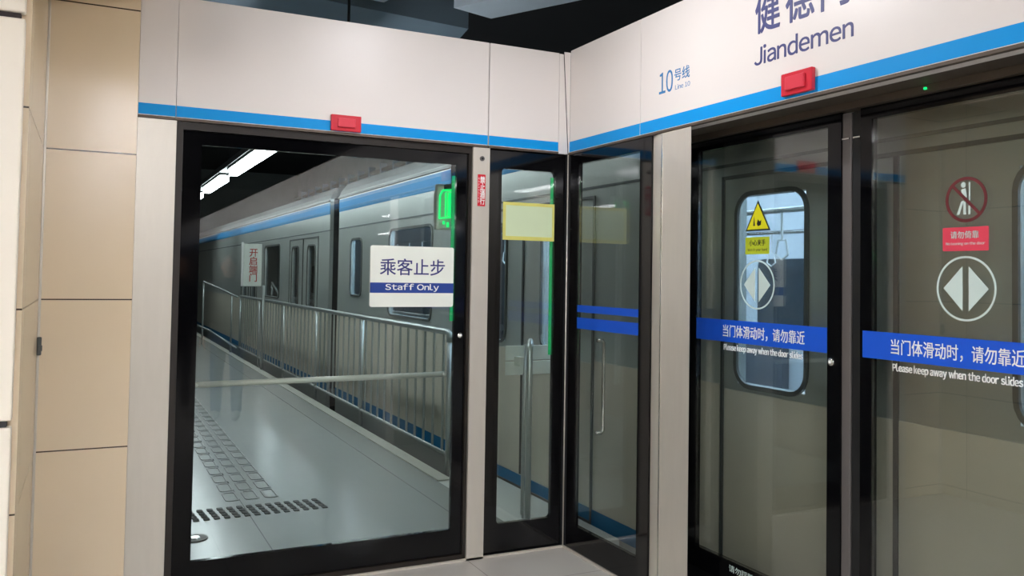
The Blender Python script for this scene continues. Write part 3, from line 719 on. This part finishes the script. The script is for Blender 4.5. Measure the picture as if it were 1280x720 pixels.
def dwin(c, half=0.95):
    return (c - half, c + half, [(c - 0.78, c - 0.30, 1.05, 1.95), (c + 0.30, c + 0.78, 1.05, 1.95)])
car(-12.5, 6.70, [(3.30, 4.57, 1.13, 2.02), (5.63, 6.09, 1.30, 1.967)], [dwin(1.385, 0.99), (-2.963, -0.878, [(-2.93, -2.43, 1.06, 1.967), (-1.43, -0.982, 1.04, 1.967)]), dwin(-6.4)], True)
car(-31.0, -13.0, [], [dwin(-16.0), dwin(-21.0)], False)
car(7.17, 23.5, [(10.5, 11.87, 1.13, 2.02)], [dwin(8.74, 0.94), dwin(13.6, 0.94)], False)
b = nb()
for k in range(5):
    y = 6.72 + k * 0.09; box(b, XT + 0.55, XT + 2.25, y, y + 0.06, 0.05, 2.4, 0.01)
box(b, XT + 0.6, XT + 2.2, 6.71, 7.16, 0.1, 2.35); part('gangway_bellows', b, M_gasket, tr)
for yy in (-6.0, 4.0, 9.0, 20.0):
    for xx in (XT + 0.65, XT + 2.1):
        b = nb(); tube(b, [(xx - 0.06, yy, -0.78), (xx + 0.06, yy, -0.78)], 0.42, 28); part('wheel', b, M_dark, tr)

# tunnel wall equipment above the train: conduits, boxes and a perforated tray
t = thing('cable_tray', 'grey cable tray with vertical straps running high on the wall across the track', 'cable tray', (3.55, 8, 3.9))
b = nb(); box(b, 3.46, 3.595, -2.0, 23.8, 3.92, 3.98); box(b, 3.46, 3.595, -2.0, 23.8, 3.74, 3.78); part('tray', b, M_equip, t)
for k in range(26):
    b = nb(); box(b, 3.44, 3.595, 0.2 + k * 0.9, 0.26 + k * 0.9, 3.70, 4.1); part('tray_strap', b, M_ductdk, t)
for k, (y, z, h, w) in enumerate(((3.6, 3.25, 0.4, 0.7), (6.2, 4.15, 0.3, 0.5), (8.0, 3.35, 0.3, 0.9), (11.0, 3.25, 0.4, 0.8))):
    t = thing('equipment_box', ('grey wall box across the track, nearest of those above the train', 'small grey wall box set highest across the track', 'wide low grey wall box across the track', 'grey wall box across the track, farthest down the walkway')[k], 'equipment box', (3.5, y, z), 'boxes on the far track wall')
    b = nb(); box(b, 3.36, 3.595, y, y + w, z, z + h, 0.01); part('box_body', b, M_trainlt, t)
    b = nb(); box(b, 3.35, 3.36, y + 0.06, y + w - 0.06, z + 0.05, z + h - 0.05); part('box_cover', b, M_equip, t)
# ceiling tubes beyond the door
t = thing('lighting_trunking', 'black trunking rail carrying the tubes over the walkway', 'trunking', (-0.65, 9, 3.1))
b = nb(); box(b, -0.76, -0.54, 1.45, 22.0, 3.06, 3.14); part('rail', b, M_gasket, t)
b = nb()
for yy in (2.5, 4.5, 9.0, 14.0, 19.0): tube(b, [(-0.65, yy, 3.14), (-0.65, yy, 4.76)], 0.012, 6)
part('hanger_rods', b, M_gasket, t)
labs = ['nearest long white tube light over the walkway, right above the staff door sign side', 'second white tube light over the walkway', 'third white tube light over the walkway', 'far small white tube light over the walkway']
labs = ['nearest and longest lit white tube light seen through the staff door', 'middle lit tube light seen through the staff door, second from the right', 'small far lit tube light seen at the left edge of the staff door glass', 'farthest tiny lit tube light beyond the staff door']
labs = ['tube light over the walkway right behind the end fascia'] + labs
for (a, c), lab in zip(((1.5, 4.9), (5.3, 8.6), (9.4, 11.75), (12.7, 14.8), (16.2, 18.2)), labs):
    t = thing('ceiling_light', lab, 'ceiling light', (-0.65, (a + c) / 2, 3.06), 'tube lights over the walkway')
    b = nb(); box(b, -0.735, -0.565, a, c, 3.03, 3.06); part('light_housing', b, M_equip, t)
    b = nb(); box(b, -0.705, -0.595, a + 0.02, c - 0.02, 2.94, 3.0299); part('diffuser', b, M_lamp_r, t)
# ducts above the fascia
def duct(pts, z0, z1, mat, lab):
    cx = sum(p[0] for p in pts) / 4; cy = sum(p[1] for p in pts) / 4
    t = thing('ventilation_duct', lab, 'duct', (cx, cy, z0))
    b = nb(); prism(b, pts, 2, z0, z1); part('duct_body', b, mat, t)
    b = nb(); tube(b, [(cx, cy, z1), (cx, cy, 4.76)], 0.012, 6); part('hanger', b, M_gasket, t)
duct([(0.20, 2.32), (0.60, 2.44), (1.25, 1.2), (0.85, 1.05)], 3.8, 3.95, M_duct, 'pale blue grey duct high above the corner of the fascias')
duct([(-0.55, 2.6), (-0.32, 2.62), (-0.1, 1.7), (-0.3, 1.7)], 3.85, 4.0, M_duct, 'small pale blue grey duct above the long end fascia')
duct([(-2.4, 2.9), (0.75, 3.3), (0.85, 3.9), (-2.4, 3.6)], 3.95, 4.25, M_ductdk, 'long dark duct behind the top edge of the end fascia')
duct([(0.3, 2.8), (0.9, 2.95), (1.25, 2.2), (0.7, 2.0)], 4.1, 4.3, M_ductdk, 'dark angled duct above the pale one over the corner')

# ------------------------------------------------------------------ platform lights (outside the frame, seen in reflections)
k = 0
LAMPS = [(-0.95, -1.25, 'short lit tube light over the platform, tucked into the corner of the screens')]
for x, row in ((-2.2, 'door side'), (-4.6, 'middle'), (-7.6, 'far wall')):
    for q, y in enumerate((-5.4, -8.8, -12.2, -17.0, -22.0, -27.0)):
        if x == -4.6 and q > 3: continue
        LAMPS.append((x, y, 'platform tube light, %s row, %s from the end screen' % (row, ('first', 'second', 'third', 'fourth', 'fifth', 'sixth')[q])))
for x, y, lab in LAMPS:
    if True:
        t = thing('ceiling_light', lab, 'ceiling light', (x, y, 3.1), 'tube lights over the platform')
        L = 0.2 if y == -1.25 else 1.0
        b = nb(); box(b, x - 0.11, x + 0.11, y - L, y + L, 3.13, 3.19); part('light_housing', b, M_equip, t)
        b = nb(); box(b, x - 0.09, x + 0.09, y - L + 0.02, y + L - 0.02, 3.10, 3.1299); part('diffuser', b, M_lamp_p, t)
        b = nb(); tube(b, [(x, y - 0.3, 3.19), (x, y - 0.3, 4.76)], 0.008, 6); tube(b, [(x, y + 0.3, 3.19), (x, y + 0.3, 4.76)], 0.008, 6); part('hanger_rods', b, M_gasket, t)
# fascia strip and columns on the far side of the platform
t = thing('fascia_panel', 'white and blue fascia on the far side of the platform', 'fascia panel', (-9.95, -7, 2.27))
b = nb(); box(b, -9.999, -9.9, -13.0, -1.0, 2.27, 2.85); part('panel_face', b, M_white, t)
b = nb(); box(b, -9.9, -9.895, -13.0, -1.0, 2.28, 2.34); part('blue_stripe', b, M_blue, t)
for y, lab in ((-4.0, 'square beige platform column level with the camera'), (-9.5, 'square beige platform column behind the camera')):
    t = thing('platform_column', lab, 'column', (-5.2, y, 0))
    b = nb(); box(b, -5.6, -4.8, y - 0.4, y + 0.4, 0.0, 4.76, 0.02); part('column_shaft', b, M_cream, t)
    b = nb(); box(b, -5.62, -4.78, y - 0.42, y + 0.42, 0.0, 0.15, 0.01); part('column_skirting', b, M_steel, t)
t = thing('exit_sign', 'green lit exit sign on the wall across the platform', 'exit sign', (-9.9, -10.5, 2.05))
b = nb(); box(b, -9.999, -9.93, -11.2, -9.8, 1.95, 2.15, 0.01); part('sign_case', b, M_gasket, t)
b = nb(); box(b, -9.93, -9.925, -11.17, -9.83, 1.98, 2.12); part('sign_face', b, M_green, t)

# ------------------------------------------------------------------ people standing behind the camera, seen as reflections in the door glass
def blob(bm, c, r, seg=16):
    m = Matrix.Translation(Vector(c)) @ Matrix.Diagonal((r[0], r[1], r[2], 1))
    bmesh.ops.create_uvsphere(bm, u_segments=seg, v_segments=seg // 2 + 2, radius=1, matrix=m)
def limb(bm, pts, rs):
    tube(bm, pts, rs, 14)
    for p, r in zip(pts, rs): blob(bm, p, (r, r, r), 12)
def fused(name, bm, mat, parent, vox):
    o = obj(name, bm, mat, None, True); o.parent = parent
    md = o.modifiers.new('fuse', 'REMESH'); md.mode = 'VOXEL'; md.voxel_size = vox; md.use_smooth_shade = True
    ms = o.modifiers.new('soften', 'SMOOTH'); ms.factor = 0.5; ms.iterations = 4
    return o
def person(loc, rz, label, top, legs):
    t = thing('person', label, 'person', loc); t.rotation_euler = (0, 0, rz)
    # the figure faces +y in its own frame
    b = nb()
    blob(b, (0, 0.005, 1.600), (0.074, 0.092, 0.112)); blob(b, (0, 0.03, 1.545), (0.055, 0.062, 0.06))
    blob(b, (0, 0.100, 1.590), (0.013, 0.020, 0.018)); blob(b, (0, 0.095, 1.603), (0.009, 0.012, 0.028))
    blob(b, (0, 0.086, 1.547), (0.024, 0.012, 0.008))
    for s in (-1, 1): blob(b, (s * 0.075, 0.0, 1.598), (0.011, 0.02, 0.03)); blob(b, (s * 0.03, 0.088, 1.618), (0.012, 0.006, 0.006))
    limb(b, [(0, -0.01, 1.40), (0, 0.0, 1.52)], [0.058, 0.052])
    blob(b, (0, 0, 1.25), (0.165, 0.095, 0.20)); blob(b, (0, 0, 1.05), (0.135, 0.09, 0.17)); blob(b, (0, -0.005, 0.92), (0.155, 0.10, 0.12))
    for s in (-1, 1):
        limb(b, [(s * 0.165, 0, 1.38), (s * 0.215, -0.01, 1.12), (s * 0.225, 0.07, 0.88)], [0.050, 0.040, 0.026])
        limb(b, [(s * 0.085, 0, 0.90), (s * 0.10, 0.01, 0.50), (s * 0.105, -0.015, 0.09)], [0.080, 0.055, 0.038])
        limb(b, [(s * 0.105, -0.03, 0.05), (s * 0.112, 0.13, 0.035)], [0.036, 0.028])
        # palm, four fingers and a thumb
        blob(b, (s * 0.226, 0.085, 0.835), (0.018, 0.038, 0.046))
        for k, (dy, ln) in enumerate(((0.026, 0.070), (0.009, 0.078), (-0.008, 0.073), (-0.024, 0.058))):
            y0 = 0.088 + dy
            limb(b, [(s * 0.226, y0, 0.805), (s * 0.222, y0 + 0.003, 0.805 - ln * 0.5), (s * 0.212, y0 + 0.006, 0.805 - ln)], [0.0085, 0.008, 0.007])
        limb(b, [(s * 0.222, 0.115, 0.845), (s * 0.214, 0.140, 0.815), (s * 0.206, 0.145, 0.790)], [0.010, 0.009, 0.008])
    body = fused('body', b, M_skin, t, 0.007)
    b = nb()
    blob(b, (0, 0, 1.26), (0.19, 0.125, 0.20)); blob(b, (0, 0, 1.08), (0.168, 0.12, 0.20)); blob(b, (0, -0.005, 0.93), (0.175, 0.122, 0.10))
    limb(b, [(-0.15, 0, 1.385), (0.15, 0, 1.385)], [0.068, 0.068])
    limb(b, [(0, -0.01, 1.38), (0, -0.005, 1.46)], [0.078, 0.068])
    for s in (-1, 1): limb(b, [(s * 0.175, 0, 1.37), (s * 0.222, -0.01, 1.12), (s * 0.226, 0.066, 0.90)], [0.070, 0.056, 0.042])
    fused('jacket', b, top, t, 0.012)
    b = nb(); blob(b, (0, -0.005, 0.90), (0.165, 0.112, 0.11))
    for s in (-1, 1): limb(b, [(s * 0.087, 0, 0.88), (s * 0.10, 0.01, 0.50), (s * 0.105, -0.015, 0.10)], [0.093, 0.070, 0.056])
    fused('trousers', b, legs, t, 0.012)
    b = nb()
    blob(b, (0, -0.018, 1.632), (0.086, 0.096, 0.096)); blob(b, (0, -0.055, 1.575), (0.078, 0.058, 0.09))
    fused('hair', b, M_hair, t, 0.010)
    for s in (-1, 1):
        b = nb(); limb(b, [(s * 0.105, -0.035, 0.048), (s * 0.112, 0.06, 0.046), (s * 0.115, 0.145, 0.036)], [0.046, 0.046, 0.036])
        for v in b.verts: v.co.z = max(v.co.z, 0.0)
        obj('shoe', b, M_shoe, t, True)
    return t
person((-1.15, -5.1, 0), 0.3, 'person in a dark jacket and blue jeans seen reflected in the staff door glass', M_jacket, M_jean)
person((-1.62, -5.5, 0), -0.2, 'person in black clothes reflected at the left edge of the staff door', M_jacket, M_trouser)
